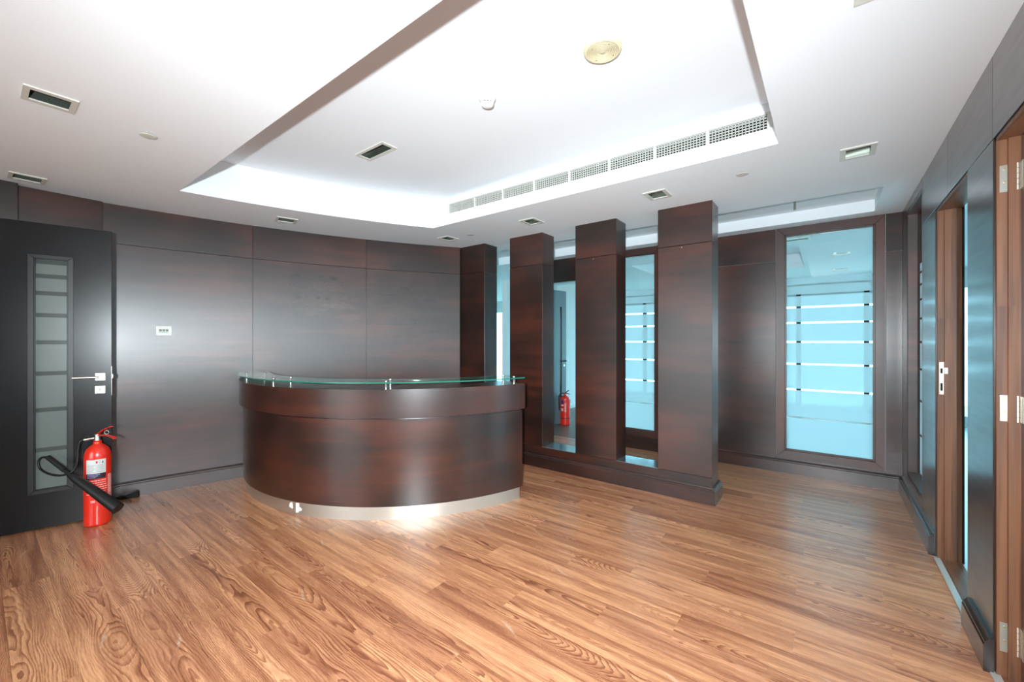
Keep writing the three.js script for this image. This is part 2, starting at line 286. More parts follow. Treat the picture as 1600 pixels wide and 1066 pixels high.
// recessed downlights
function downlight([x, z, w, d, t, label], y) {
  const g = group('recessed_downlight', x, y, z, t); tag(g, label, 'downlight', 'recessed ceiling downlights');
  const fx = 0.03, fz = 0.024;
  mesh('frame', plate(rect(-w / 2, w / 2, -d / 2, d / 2), [rect(-w / 2 + fx, w / 2 - fx, -d / 2 + fz, d / 2 - fz)], -0.007, 0.001), M.whiteMetal, g);
  const iw = w / 2 - 0.022, id = d / 2 - 0.022, h = 0.075, prof = [];
  for (let i = 0; i <= 8; i++) { const a = Math.PI * i / 8; prof.push([-Math.cos(a) * id, 0.001 + Math.sin(a) * h]); }
  const pos = [];
  for (let i = 0; i < 8; i++) { const [z0, a] = prof[i], [z1, b] = prof[i + 1]; pos.push(-iw, a, z0, iw, a, z0, iw, b, z1, -iw, a, z0, iw, b, z1, -iw, b, z1); for (const s of [-iw, iw]) pos.push(s, 0.001, 0, s, a, z0, s, b, z1); }
  const rg = new THREE.BufferGeometry(); rg.setAttribute('position', new THREE.Float32BufferAttribute(pos, 3)); rg.setAttribute('uv', new THREE.Float32BufferAttribute(new Float32Array(pos.length / 3 * 2), 2)); rg.computeVertexNormals();
  mesh('reflector', toCreasedNormals(rg, 0.6), M.reflector, g);
  mesh('lamp_tube', new THREE.CylinderGeometry(0.008, 0.008, w * 0.55, 10).rotateZ(Math.PI / 2).translate(0, 0.05, 0), M.lampGlass, g);
}
for (const l of lights) downlight(l, C1);
downlight(trayLight, TRAY);

// linear air grille
{
  const g = group('air_grille', -1.82, 2.909, ZG); tag(g, 'long white eggcrate air grille along the far side of the ceiling tray', 'air grille');
  mesh('duct', [cbox(-1.52, 1.52, -0.053, 0.053, -0.34, -0.33, 0), cbox(-1.52, 1.52, 0.05, 0.06, -0.34, -0.05, 0), cbox(-1.52, 1.52, -0.06, -0.05, -0.34, -0.05, 0)], std(0x787b7d, 0.35, { metalness: 0.9 }), g);
  for (let i = 0; i < 8; i++) {
    const a = -1.502 + i * 0.378, w = 0.357, c = part('grille_core', g), bars = [];
    for (let k = 0; k <= 5; k++) { const y = -0.0465 + k * 0.0186; bars.push(cbox(a, a + w, y - 0.0021, y + 0.0021, -0.014, -0.004, 0)); }
    for (let k = 0; k <= 17; k++) { const x = a + w * k / 17; bars.push(cbox(x - 0.0021, x + 0.0021, -0.05, 0.05, -0.014, -0.004, 0)); }
    mesh('eggcrate', bars, M.whiteMetal, c);
    if (i) mesh('mullion', cbox(a - 0.019, a - 0.002, -0.053, 0.053, -0.035, 0.002, 0.001), M.whiteMetal, c);
  }
  mesh('frame', cut([-1.53, 1.53, -0.062, 0.062], [[-1.502, 1.502, -0.05, 0.05]]).map(([a, b, c, d]) => cbox(a, b, c, d, -0.002, 0.004, 0.001)), M.whiteMetal, g);
}
// small ceiling fittings
for (const [x, z, l] of [[-3.27, -0.648, 'round white sprinkler cover plate between the ceiling tray and the black door'], [-3.319, -3.54, 'round white sprinkler cover plate above the gap beside the curved wall'], [-0.505, -3.488, 'round white sprinkler cover plate in front of the frosted window wall']]) {
  const g = group('sprinkler_cover', x, C1, z); tag(g, l, 'sprinkler', 'sprinkler cover plates');
  mesh('cup', lathe([[0.03, 0.0], [0.03, -0.006], [0.027, -0.006]], 28), M.dark, g);
  mesh('cover_plate', lathe([[0, -0.012], [0.036, -0.0115], [0.042, -0.009], [0.042, -0.006], [0, -0.006]], 32), M.whiteMetal, g);
}
{
  const g = group('ceiling_speaker', -0.96, TRAY, -2.055); tag(g, 'round cream ceiling speaker with slotted face in the tray', 'speaker');
  mesh('housing', lathe([[0.1, 0], [0.1, -0.022], [0.096, -0.028], [0.088, -0.028]], 48), M.cream, g);
  const rings = []; for (let k = 0; k < 9; k++) { const r = 0.088 - k * 0.0082; rings.push(lathe([[r, -0.028], [r, -0.031], [r - 0.0055, -0.031], [r - 0.0055, -0.026]], 48)); }
  mesh('face', lathe([[0.09, -0.026], [0, -0.026]], 48), std(0xb8ad8c, 0.6), g);
  const f = mesh('slot_rings', rings, M.cream, g); mesh('centre_disc', lathe([[0.017, -0.026], [0.016, -0.0315], [0, -0.032]], 24), std(0xcfc6a6, 0.5), f);
  for (const a of [0.6, 2.1, 3.75, 5.3]) mesh('screw', new THREE.CylinderGeometry(0.003, 0.003, 0.004, 10).translate(0.066 * Math.cos(a), -0.031, 0.066 * Math.sin(a)), M.steel, g);
}
{
  const g = group('smoke_detector', -1.745, TRAY, -2.02); tag(g, 'white domed smoke detector with dark slots in the tray', 'smoke detector');
  mesh('base', lathe([[0.055, 0], [0.056, -0.012], [0.053, -0.022], [0.044, -0.026]], 40), M.white, g);
  mesh('dome', lathe([[0.044, -0.024], [0.044, -0.036], [0.041, -0.044]], 40), M.white, g);
  mesh('cap', lathe([[0.041, -0.05], [0.038, -0.06], [0.026, -0.066], [0, -0.068]], 40), M.white, g);
  const vent = mesh('vent_ring', lathe([[0.037, -0.043], [0.037, -0.051]], 40), std(0x1b1b2a, 0.6), g);
  mesh('vent_posts', Array.from({ length: 12 }, (_, i) => cbox(-0.004, 0.004, -0.052, -0.042, 0.036, 0.0415, 0.0005).rotateY(i * Math.PI / 6)), M.white, vent);
}
{
  const g = group('ceiling_hook', -0.253, C1 + 0.114, -4.86); tag(g, 'small metal rod hanging in the ceiling slot before the window', 'hanger');
  mesh('rod', new THREE.CylinderGeometry(0.008, 0.011, 0.09, 14).translate(0, -0.045, 0), M.steel, g);
  mesh('bracket', cbox(-0.02, 0.02, -0.006, 0, -0.012, 0.012, 0.001), M.steel, g);
}

// ---------------------------------------------------------------- curved panelled wall on the left
const BB = [[0, 0], [0.032, 0], [0.032, 0.116], [0.027, 0.122], [0.027, 0.131], [0.018, 0.140], [0.014, 0.150], [0, 0.150]];
const wallLeft = structure(group('wall_left'), 'curved wall of dark brown veneer panels behind the desk', 'wall');
mesh('backing', [arcSolid(WC[0], WC[1], WR + 0.018, WR + 0.13, 180 + 7.63, 180 + 36.2, 0, 3.1, 1)], M.joint, wallLeft);
const joints = [7.64, 16.91, 26.2, 35.5], gA = 0.012;
for (let i = 0; i < 3; i++) {
  mesh('panel', arcSolid(WC[0], WC[1], WR, WR + 0.02, 180 + joints[i] + gA, 180 + joints[i + 1] - gA, 0, 2.341, 0.6, i ? 0.77 : 0, i ? 0.41 : 0), i ? M.veneerStained : M.veneer, wallLeft);
  mesh('panel', arcSolid(WC[0], WC[1], WR, WR + 0.02, 180 + joints[i] + gA, 180 + joints[i + 1] - gA, 2.345, C1 + 0.02, 0.6, i * 0.77 + 0.4, i * 0.41 + 0.93), M.veneer, wallLeft);
}
const screwHoles = [];
{ const r = rng(77); for (const [a, y] of [[20.4, 2.19], [20.9, 2.21], [19.7, 2.09], [20.0, 2.09], [22.1, 2.2], [22.5, 2.14], [23.3, 2.2], [24.0, 2.15], [20.0, 1.95], [20.0, 1.86], [21.9, 1.95], [22.7, 1.94], [23.9, 1.98], [26.6, 2.16], [28.3, 2.17], [28.4, 2.03], [30.6, 2.03], [27.9, 1.91], [29.2, 1.92], [31.4, 1.93], [30.9, 1.68]]) { const t = (180 + a) * Math.PI / 180; screwHoles.push(new THREE.CylinderGeometry(0.0035 + r() * 0.002, 0.004, 0.002, 8).rotateZ(Math.PI / 2).rotateY(-t).translate(WC[0] + (WR - 0.0008) * Math.cos(t), y, WC[1] + (WR - 0.0008) * Math.sin(t))); } }
mesh('screw_holes', screwHoles, M.dark, wallLeft).userData.kind = 'stuff';
// straight parts left of the curve, behind and beside the open door
mesh('panel', cbox(-5.30, -5.165, 0, C1 + 0.02, -0.71, -0.222, 0.001, false, 0.3, 0.2), M.veneer, wallLeft);
mesh('panel', cbox(-5.30, -5.09, 0, 2.341, -0.22, 1.2, 0.001, false, 0.9, 0.5), M.veneer, wallLeft);
mesh('panel', cbox(-5.30, -5.09, 2.345, C1 + 0.02, -0.22, 1.2, 0.001, false, 0.1, 1.5), M.veneer, wallLeft);
mesh('panel', cbox(-5.30, -5.09, 0, C1 + 0.02, 1.203, 3.4, 0.001, false, 0.6, 0.9), M.veneer, wallLeft);
const arcPath = (R, a0, a1, n) => Array.from({ length: n + 1 }, (_, i) => { const a = (180 + a0 + (a1 - a0) * i / n) * Math.PI / 180; return [WC[0] + R * Math.cos(a), WC[1] + R * Math.sin(a)]; });
const bbl = structure(mesh('baseboard_left', moulding(arcPath(WR, 7.7, 35.0, 40), BB.map(([a, b]) => [-a, b]).reverse()), M.veneer), 'dark wood skirting along the curved wall', 'skirting');

// socket
{
  const a = (180 + 11.12) * Math.PI / 180, g = group('wall_socket', WC[0] + WR * Math.cos(a), 1.549, WC[1] + WR * Math.sin(a), -a + Math.PI / 2 + Math.PI); g.rotation.y = Math.PI / 2 - a + Math.PI;
  tag(g, 'small white three-gang data socket on the curved wall', 'socket');
  mesh('plate', cbox(-0.06, 0.06, -0.047, 0.047, 0, 0.009, 0.003), M.white, g);
  const i = mesh('insert', cbox(-0.037, 0.037, -0.02, 0.018, 0.008, 0.0105, 0.001), std(0xb9cdc8, 0.4), g);
  for (const x of [-0.024, 0, 0.024]) mesh('port', cbox(x - 0.0085, x + 0.0085, -0.005, 0.014, 0.010, 0.0115, 0.0005), std(0x8c7a5c, 0.5), i);
  for (const x of [-0.048, 0.048]) mesh('screw', new THREE.CylinderGeometry(0.003, 0.003, 0.002, 10).rotateX(Math.PI / 2).translate(x, -0.002, 0.0095), M.steel, g);
}

// ---------------------------------------------------------------- frosted glazing, shared by the windows and the black door
const SLITS = [2.06, 1.951, 1.819, 1.649, 1.44, 1.199, 0.918, 0.611];
function frosted(parent, w, y0, y1, topAt, slit = 0.019) { // a pane in the plane z = 0, w wide, with film bands on its face towards +z
  mesh('pane', cbox(-w / 2, w / 2, y0, y1, -0.004, 0.004, 0.0005), M.glass, parent);
  let top = topAt;
  for (const s of [...SLITS, y0 - slit]) { const a = s + slit / 2, b = top; if (b - a > 0.01) mesh('film_band', cbox(-w / 2 + 0.001, w / 2 - 0.001, Math.max(a, y0 + 0.001), b, 0.0042, 0.0046, 0), M.film, parent); top = s - slit / 2; }
}
// four mitred members round an opening in the plane z = 0: outer half width W, inner half width w
function mitred(parent, x0, x1, y0, y1, ix0, ix1, iy0, iy1, d0, d1, mat, name = 'frame_rail') {
  const bar = (pts, upright) => { const g = new THREE.ExtrudeGeometry(new THREE.Shape(pts.map((p) => new THREE.Vector2(...p))), { depth: d1 - d0 - 0.004, bevelEnabled: true, bevelThickness: 0.002, bevelSize: 0.0015, bevelOffset: -0.002, bevelSegments: 1 }).translate(0, 0, d0 + 0.002); const u = g.attributes.uv; if (upright) for (let i = 0; i < u.count; i++) u.setXY(i, u.getY(i), u.getX(i)); mesh(name, g, mat, parent); };
  bar([[x0, y0], [ix0, iy0], [ix0, iy1], [x0, y1]], true); bar([[x1, y0], [x1, y1], [ix1, iy1], [ix1, iy0]], true);
  bar([[x0, y1], [ix0, iy1], [ix1, iy1], [x1, y1]], false); bar([[x0, y0], [x1, y0], [ix1, iy0], [ix0, iy0]], false);
}

// ---------------------------------------------------------------- window wall at the back
const ZB = -5.46;
const wallBack = structure(group('wall_back'), 'dark veneer panelled wall with frosted windows and a doorway', 'wall');
const backHoles = [[-3.85, -2.95, 0, 2.35], [-2.565, -1.813, 0.24, 2.62], [-0.378, 0.376, 0.24, 2.62]];
mesh('backing', cut([-4.0, 0.7, 0, 3.1], backHoles).map(([a, b, c, d]) => cbox(a, b, c, d, ZB - 0.12, ZB - 0.022, 0)), M.wallWhite, wallBack);
const bpan = [[-4.0, -3.852, 0, 2.341], [-4.0, -3.852, 2.345, 2.72], [-3.85, -2.95, 2.35, 2.72], [-2.948, -2.645, 0, 2.341], [-2.948, -2.645, 2.345, 2.72], [-1.733, -0.462, 0, 2.341], [-1.733, -0.462, 2.345, 2.72], [0.456, 0.575, 0, 2.328], [0.456, 0.575, 2.332, 2.72]];
bpan.forEach(([a, b, c, d], i) => mesh('panel', cbox(a, b, c, d, ZB - 0.024, ZB, 0.0012, false, i * 0.57, i * 0.83), M.veneer, wallBack));
mesh('panel', cbox(-2.643, -1.735, 0, 0.163, ZB - 0.024, ZB, 0.001), M.veneer, wallBack);
mesh('panel', cbox(-0.46, 0.454, 0, 0.163, ZB - 0.024, ZB, 0.001), M.veneer, wallBack);
for (const [cx, l] of [[-2.189, 'tall frosted striped window seen between the columns'], [-0.001, 'tall frosted striped window in brown wood frame beside the end column']]) {
  const g = structure(group('window_' + (cx < -1 ? 2 : 1), cx, 0, ZB), l, 'window');
  mitred(g, -0.457, 0.452, 0.165, 2.698, -0.376, 0.376, 0.245, 2.615, -0.06, 0.012, M.frame);
  mitred(g, -0.39, 0.39, 0.23, 2.63, -0.362, 0.362, 0.259, 2.601, -0.075, -0.03, M.frame, 'glazing_bead');
  const p = part('glazing', g); p.position.z = -0.05; frosted(p, 0.74, 0.25, 2.61, 2.14);
}
const bbPath = (x0, x1) => [[x1, ZB], [x0, ZB]];
structure(mesh('baseboard_back', [moulding([[-2.95, ZB], [0.575, ZB]], BB.map(([a, b]) => [-a, b]).reverse()), moulding([[-4.0, ZB], [-3.85, ZB]], BB.map(([a, b]) => [-a, b]).reverse())], M.veneer), 'dark wood skirting under the frosted windows', 'skirting');

// ---------------------------------------------------------------- colonnade
const ZC = [-4.23, -3.98];
const cols = [[-3.96, -3.485, 'dark veneer half column abutting the curved wall'], [-3.077, -2.604, 'dark veneer column just behind the desk end, second from the curved wall'], [-2.177, -1.709, 'dark veneer column third from the curved wall, between two open gaps'], [-1.288, -0.812, 'dark veneer end column of the row, facing the open floor']];
cols.forEach(([a, b, l], i) => {
  const g = group('wood_column', (a + b) / 2, 0, (ZC[0] + ZC[1]) / 2); tag(g, l, 'column', 'row of wood veneer columns');
  const h = (b - a) / 2, e = 0.125;
  mesh('lower_panel', cbox(-h, h, 0.232, 2.3335, -e, e, 0.002, false, i * 0.61 + 0.2, i * 0.37), M.veneer, g);
  mesh('upper_panel', cbox(-h, h, 2.3365, C1, -e, e, 0.002, false, i * 0.31 + 1.2, i * 0.67 + 0.5), M.veneer, g);
  mesh('core', cbox(-h + 0.006, h - 0.006, 2.32, 2.35, -e + 0.006, e - 0.006, 0), M.joint, g);
  if (i > 1) mesh('screw_cap', new THREE.CylinderGeometry(0.005, 0.005, 0.003, 12).rotateX(Math.PI / 2).translate(-0.02, 2.315, e + 0.001), M.nickel, g);
});
{
  const g = group('column_plinth', -2.4, 0, -4.105); tag(g, 'low dark wood plinth wall with skirting under the columns', 'plinth');
  mesh('body', cbox(-1.60, 1.588, 0, 0.23, -0.125, 0.125, 0.002, false, 0.4, 0.1), M.veneer, g);
  mesh('skirting', moulding([[-1.60, 0.125], [1.588, 0.125], [1.588, -0.125], [-1.6, -0.125]], BB.map(([a, b]) => [-a, b]).reverse(), 0.4), M.veneer, g);
  for (const [a, b] of [[-3.485, -3.077], [-2.604, -2.177], [-1.709, -1.288]]) mesh('sill', cbox(a + 2.4, b + 2.4, 0.229, 0.234, -0.124, 0.124, 0.001), M.sill, g);
}

// ---------------------------------------------------------------- right wall with window and two doorways
const XR = 0.575, XO = 0.697;
const wallRight = structure(group('wall_right'), 'dark veneer panelled wall with a striped window and two doorways', 'wall');
const rHoles = [[-5.17, -4.40, 0.24, 2.62], [-3.93, -3.13, 0, 2.335], [-2.715, -1.8, 0, 2.335], [-1.5, 0.9, 0.8, 2.45]];
mesh('backing', cut([-5.58, 3.4, 0, 3.1], rHoles).map(([a, b, c, d]) => cbox(XR + 0.022, XO, c, d, a, b, 0)), M.wallWhite, wallRight);
[[-5.46, -5.172, 0, 2.72], [-5.17, -4.402, 0, 0.24], [-5.17, -4.402, 2.62, 2.72], [-4.40, -3.93, 0, 2.332], [-3.13, -2.715, 0, 2.332], [-4.40, -3.578, 2.336, 2.72], [-3.576, -2.722, 2.336, 2.72], [-2.72, -1.8, 2.336, 2.72], [-1.798, -1.5, 0, 2.72], [-1.498, 0.898, 2.45, 2.72], [-1.498, 0.898, 0, 0.8], [0.9, 2.5, 0, 2.72]].forEach(([a, b, c, d], i) => mesh('panel', cbox(XR, XR + 0.024, c, d, a, b, 0.0012, false, i * 0.43, i * 0.71), M.veneerGloss, wallRight));
{
  const g = structure(group('window_3', 0.66, 0, -4.785, -Math.PI / 2), 'frosted striped window in the wall with doorways, next to the corner', 'window');
  mitred(g, -0.39, 0.39, 0.235, 2.63, -0.355, 0.355, 0.27, 2.59, -0.03, 0.085, M.frame);
  const p = part('glazing', g); frosted(p, 0.72, 0.262, 2.60, 2.14);
}
structure(mesh('baseboard_right', [moulding([[XR, -5.43], [XR, -3.945]], BB.map(([a, b]) => [-a, b]).reverse()), moulding([[XR, -3.07], [XR, -2.70]], BB.map(([a, b]) => [-a, b]).reverse()), moulding([[XR, -1.8], [XR, 2.4]], BB.map(([a, b]) => [-a, b]).reverse())], M.veneerGloss), 'dark glossy skirting beside the doorways', 'skirting');
const jambMap = tex(256, 1024, (x, y, o) => { const u = x / 256, v = y / 1024, k = 0.5 * fbm(u * 40, v * 4, 401, 3) + 0.5 * fbm(u * 9, v * 2.5, 433, 3), t = sstep(0.3, 0.75, k); o[0] = mix(86, 124, t); o[1] = mix(52, 80, t); o[2] = mix(34, 52, t); });
jambMap.repeat.set(1 / 0.35, 1 / 1.6);
M.jamb = std(0xffffff, 0.45, { map: jambMap });
function casing(n, za, zb, label) {
  const g = structure(group('trim_' + n), label, 'door frame'), top = 2.335;
  const upr = (x0, x1, z0, z1) => cbox(x0, x1, 0, top, z0, z1, 0.002, false);
  mesh('jamb', upr(XR + 0.006, XO, za, za + 0.018), M.jamb, g); mesh('jamb', upr(XR + 0.006, XO, zb - 0.018, zb), M.jamb, g);
  mesh('stop', upr(0.612, n === 1 ? 0.668 : XO - 0.045, za + 0.018, za + 0.03), M.jamb, g); mesh('stop', upr(0.612, XO - 0.045, zb - 0.03, zb - 0.018), M.jamb, g);
  mesh('head_jamb', cbox(XR + 0.006, XO, top - 0.018, top, za, zb, 0.002), M.jamb, g);
  mesh('edge_strip', cbox(XO - 0.002, XO + 0.01, 0, top, za - 0.02, za + 0.02, 0.002), M.blackTrim, g);
  mesh('threshold', cbox(XR - 0.012, XR + 0.02, 0, 0.006, za, zb, 0.002), M.satin, g); mesh('sill_board', cbox(XR + 0.02, XO, -0.002, 0.004, za, zb, 0.002), M.jamb, g);
  return g;
}
const tr1 = casing(1, -3.93, -3.13, 'red-brown wooden door frame with a metal strike plate');
{
  const s = part('strike_plate', tr1);
  mesh('plate', cut([0.590, 0.612, 1.095, 1.309], [[0.596, 0.606, 1.12, 1.17], [0.596, 0.606, 1.235, 1.268]]).map(([a, b, c, d]) => cbox(a, b, c, d, -3.9125, -3.9105, 0.0004)), M.nickel, s);
  mesh('lip', cbox(0.611, 0.630, 1.232, 1.275, -3.9135, -3.898, 0.002), M.nickel, s);
  mesh('keep_pockets', [cbox(0.595, 0.607, 1.118, 1.172, -3.9122, -3.9118, 0), cbox(0.595, 0.607, 1.233, 1.27, -3.9122, -3.9118, 0)], M.dark, s);
}
const tr2 = casing(2, -2.715, -1.8, 'red-brown wooden door frame carrying three steel hinges');
// hinged door, standing open into the side room
{
  const g = structure(group('door_2', 0.648, 0, -2.69, -0.02), 'dark door leaf standing open on three steel hinges', 'door');
  mesh('leaf', cbox(0, 0.86, 0.008, 2.325, 0, 0.045, 0.003, false, 0.2, 0.4), M.veneer, g);
  mesh('edge_strip', cbox(0.006, 0.012, 0.01, 2.32, 0.0445, 0.048, 0.001), M.blackTrim, g);
  for (const [a, b] of [[2.09, 2.207], [1.104, 1.218], [0.112, 0.238]]) {
    const h = part('hinge', g);
    mesh('frame_plate', cbox(-0.058, -0.012, a, b, -0.0085, -0.005, 0.001), M.nickel, h);
    mesh('leaf_plate', cbox(-0.003, 0.0005, a, b, 0.004, 0.036, 0.001), M.nickel, h);
    mesh('knuckle', Array.from({ length: 5 }, (_, k) => new THREE.CylinderGeometry(0.0075, 0.0075, (b - a) / 5 - 0.002, 16).translate(-0.008, a + (k + 0.5) * (b - a) / 5, -0.001)), M.nickel, h);
    [0.14, 0.38, 0.62, 0.86].forEach((t, k) => mesh('screw', new THREE.CylinderGeometry(0.0045, 0.0045, 0.002, 12).rotateX(Math.PI / 2).translate(k % 2 ? -0.044 : -0.03, a + (b - a) * t, -0.0045), M.brass, h));
  }
}

// ---------------------------------------------------------------- black door at the left, swung open before the wall
{
  const W = 0.92, T = 0.045, D = new THREE.Vector3(0.211, 0, -0.977);  // from the hinges to the free edge
  const g = structure(group('door_1', -4.71 - D.x * W, 0, -0.70 - D.z * W, Math.atan2(-D.z, D.x)), 'black door with a narrow striped glass panel and lever handle', 'door');
  const f0 = W - 0.455, f1 = W - 0.215, gy0 = 0.28, gy1 = 2.11;
  mesh('leaf', cut([0, W, 0.012, 2.355], [[f0 + 0.03, f1 - 0.03, gy0 + 0.025, gy1 - 0.025]]).map(([a, b, c, d]) => cbox(a, b, c, d, -T, 0, 0)), M.blackDoor, g);
  const fr = part('glazing', g);
  mitred(fr, f0, f1, gy0, gy1, f0 + 0.032, f1 - 0.032, gy0 + 0.027, gy1 - 0.027, -0.01, 0.01, M.blackTrim, 'bead');
  mitred(fr, f0 + 0.018, f1 - 0.018, gy0 + 0.015, gy1 - 0.015, f0 + 0.038, f1 - 0.038, gy0 + 0.033, gy1 - 0.033, -0.02, 0.004, M.blackTrim, 'bead');
  const p = part('striped_pane', g); p.position.set((f0 + f1) / 2, 0, -0.02);
  mesh('pane', cbox(-0.088, 0.088, gy0 + 0.03, gy1 - 0.03, -0.003, 0.003, 0), M.doorGlass, p);
  for (const s of SLITS) mesh('stripe', cbox(-0.086, 0.086, s - 0.016, s + 0.016, 0.003, 0.0036, 0), M.doorStripe, p);
  const h = part('handle', g);
  mesh('rose', cbox(W - 0.095, W - 0.035, 1.128, 1.188, 0, 0.009, 0.002), M.nickel, h);
  mesh('spindle', new THREE.CylinderGeometry(0.011, 0.011, 0.05, 20).rotateX(Math.PI / 2).translate(W - 0.065, 1.158, 0.03), M.nickel, h);
  mesh('lever', [new THREE.CylinderGeometry(0.0095, 0.0095, 0.155, 18).rotateZ(Math.PI / 2).translate(W - 0.142, 1.158, 0.052)], M.nickel, h);
  const k = part('lock_plate', g);
  mesh('plate', cbox(W - 0.097, W - 0.035, 1.022, 1.084, 0, 0.008, 0.002), M.nickel, k);
  mesh('key_cylinder', [new THREE.CylinderGeometry(0.0085, 0.0085, 0.005, 18).rotateX(Math.PI / 2).translate(W - 0.066, 1.062, 0.009), cbox(W - 0.0705, W - 0.0615, 1.036, 1.06, 0.006, 0.0115, 0.002)], M.chrome, k);
  mesh('latch', cbox(W - 0.001, W + 0.01, 1.14, 1.175, -0.032, -0.012, 0.003), M.nickel, g);
  mesh('lock_face', cbox(W - 0.001, W + 0.0015, 1.0, 1.24, -0.034, -0.011, 0.0005), M.nickel, g);
}

// ---------------------------------------------------------------- curved reception desk
{
  const cx = -4.054, cz = -3.401, g = group('reception_desk', cx, 0, cz); tag(g, 'curved dark wood reception desk with a glass shelf and steel plinth', 'desk');
  const A0 = 10.2, A1 = 117.5;
  mesh('front_panel', arcSolid(0, 0, 1.80, 1.853, A0, A1, 0.115, 0.818, 0.8, 0.35, 0.2), M.veneer, g);
  mesh('shadow_gap', arcSolid(0, 0, 1.78, 1.835, A0 + 0.2, A1 - 0.3, 0.816, 0.837, 0.8), M.veneer, g);
  mesh('upper_band', arcSolid(0, 0, 1.58, 1.889, A0, A1 + 0.3, 0.836, 1.064, 0.8, 1.15, 0.55), M.veneer, g);
  const k = mesh('kick_plate', arcSolid(0, 0, 1.78, 1.829, A0 + 0.3, A1 - 0.5, 0, 0.115, 0.8), std(0xd2cec4, 0.46, { metalness: 1 }), g);
  mesh('inner_panel', arcSolid(0, 0, 1.56, 1.60, A0, 100, 0.02, 0.836, 1, 0.2, 0.7), M.veneer, g);
  mesh('worktop', arcSolid(0, 0, 0.95, 1.58, A0, 98, 0.71, 0.74, 1, 0.5, 0.2), M.veneer, g);
  const rm = (a, y, w, h, s) => { const t = a * Math.PI / 180; return cbox(-w / 2, w / 2, -h / 2, h / 2, -0.0006, 0.0006, 0).rotateZ(s).rotateY(Math.PI / 2 - t).translate(1.8298 * Math.cos(t), y, 1.8298 * Math.sin(t)); };
  mesh('paper_remnant', [rm(75.2, 0.075, 0.03, 0.03, 0.3), rm(75.5, 0.06, 0.025, 0.022, -0.4), rm(74.9, 0.052, 0.018, 0.02, 0.8)], std(0xf4f2e6, 0.8), k);
  mesh('paper_remnant', [rm(73.0, 0.07, 0.035, 0.05, 0), rm(72.8, 0.045, 0.05, 0.025, 0.1), rm(72.0, 0.05, 0.028, 0.02, -0.6), rm(73.1, 0.025, 0.03, 0.02, 0.2)], std(0xf4f2e6, 0.8), k);
  const sh = part('glass_shelf', g), G0 = 10.6, G1 = 116.8;
  mesh('glass', arcSolid(0, 0, 1.612, 1.898, G0, G1, 1.112, 1.122, 0.8), M.counterGlass, sh);
  mesh('polished_edge', [arcSolid(0, 0, 1.898, 1.9005, G0, G1, 1.112, 1.122, 0.8), arcSolid(0, 0, 1.6095, 1.612, G0, G1, 1.112, 1.122, 0.8), arcSolid(0, 0, 1.6095, 1.9005, G0 - 0.07, G0, 1.112, 1.122, 0.1)], M.glassEdge, sh);
  for (const [a, r] of [[12.5, 1.82], [12.5, 1.665], [48.4, 1.82], [48.4, 1.665], [83, 1.82], [83, 1.665], [108.5, 1.82], [108.5, 1.665]]) {
    const t = a * Math.PI / 180;
    mesh('standoff', lathe([[0.011, 1.062], [0.011, 1.111], [0.014, 1.112], [0.014, 1.123], [0.012, 1.129], [0, 1.13]], 18).translate(r * Math.cos(t), 0, r * Math.sin(t)), M.chrome, g);
  }
}

// ---------------------------------------------------------------- fire extinguishers
const labelTex = (() => {
  const c = document.createElement('canvas'); c.width = 512; c.height = 512; const x = c.getContext('2d');
  x.fillStyle = '#e02a16'; x.fillRect(0, 0, 512, 512);
  x.fillStyle = '#d3d3d0'; x.fillRect(10, 8, 330, 150); x.fillStyle = '#26242c'; x.fillRect(10, 158, 330, 58);
  x.fillStyle = '#c4161c'; x.beginPath(); x.arc(190, 36, 15, 0, 7); x.fill();
  x.strokeStyle = '#555'; x.lineWidth = 3; x.beginPath(); x.arc(238, 36, 13, 0, 7); x.stroke(); x.fillStyle = '#444'; x.beginPath(); x.moveTo(268, 50); x.lineTo(284, 22); x.lineTo(300, 50); x.fill();
  x.fillStyle = '#8d8d90'; for (let i = 0; i < 7; i++) { x.fillRect(26, 64 + i * 13, 140 - (i % 3) * 14, 4); x.fillRect(184, 64 + i * 13, 132 - (i % 2) * 22, 4); }
  x.strokeStyle = '#9a9a9c'; x.beginPath(); x.moveTo(174, 60); x.lineTo(174, 150); x.stroke();
  x.fillStyle = '#a99fd0'; for (let i = 0; i < 3; i++) x.fillRect(30, 168 + i * 15, 210 - i * 34, 6);
  x.fillStyle = '#f3d8d4'; for (let i = 0; i < 7; i++) for (let j = 0, w = 14; w < 330; j++) { const l = 14 + (i * 29 + j * 37) % 40; x.fillRect(w, 232 + i * 24, l, 7); w += l + 9; }
  x.font = 'bold 34px sans-serif'; x.fillText('FIRE', 92, 470);
  for (let i = 0; i < 19; i++) { const l = 80 + (i * 47) % 60; x.fillRect(380, 190 + i * 16, Math.min(l, 122), 8); }
  const t = new THREE.CanvasTexture(c); t.colorSpace = THREE.SRGBColorSpace; return t;
})();
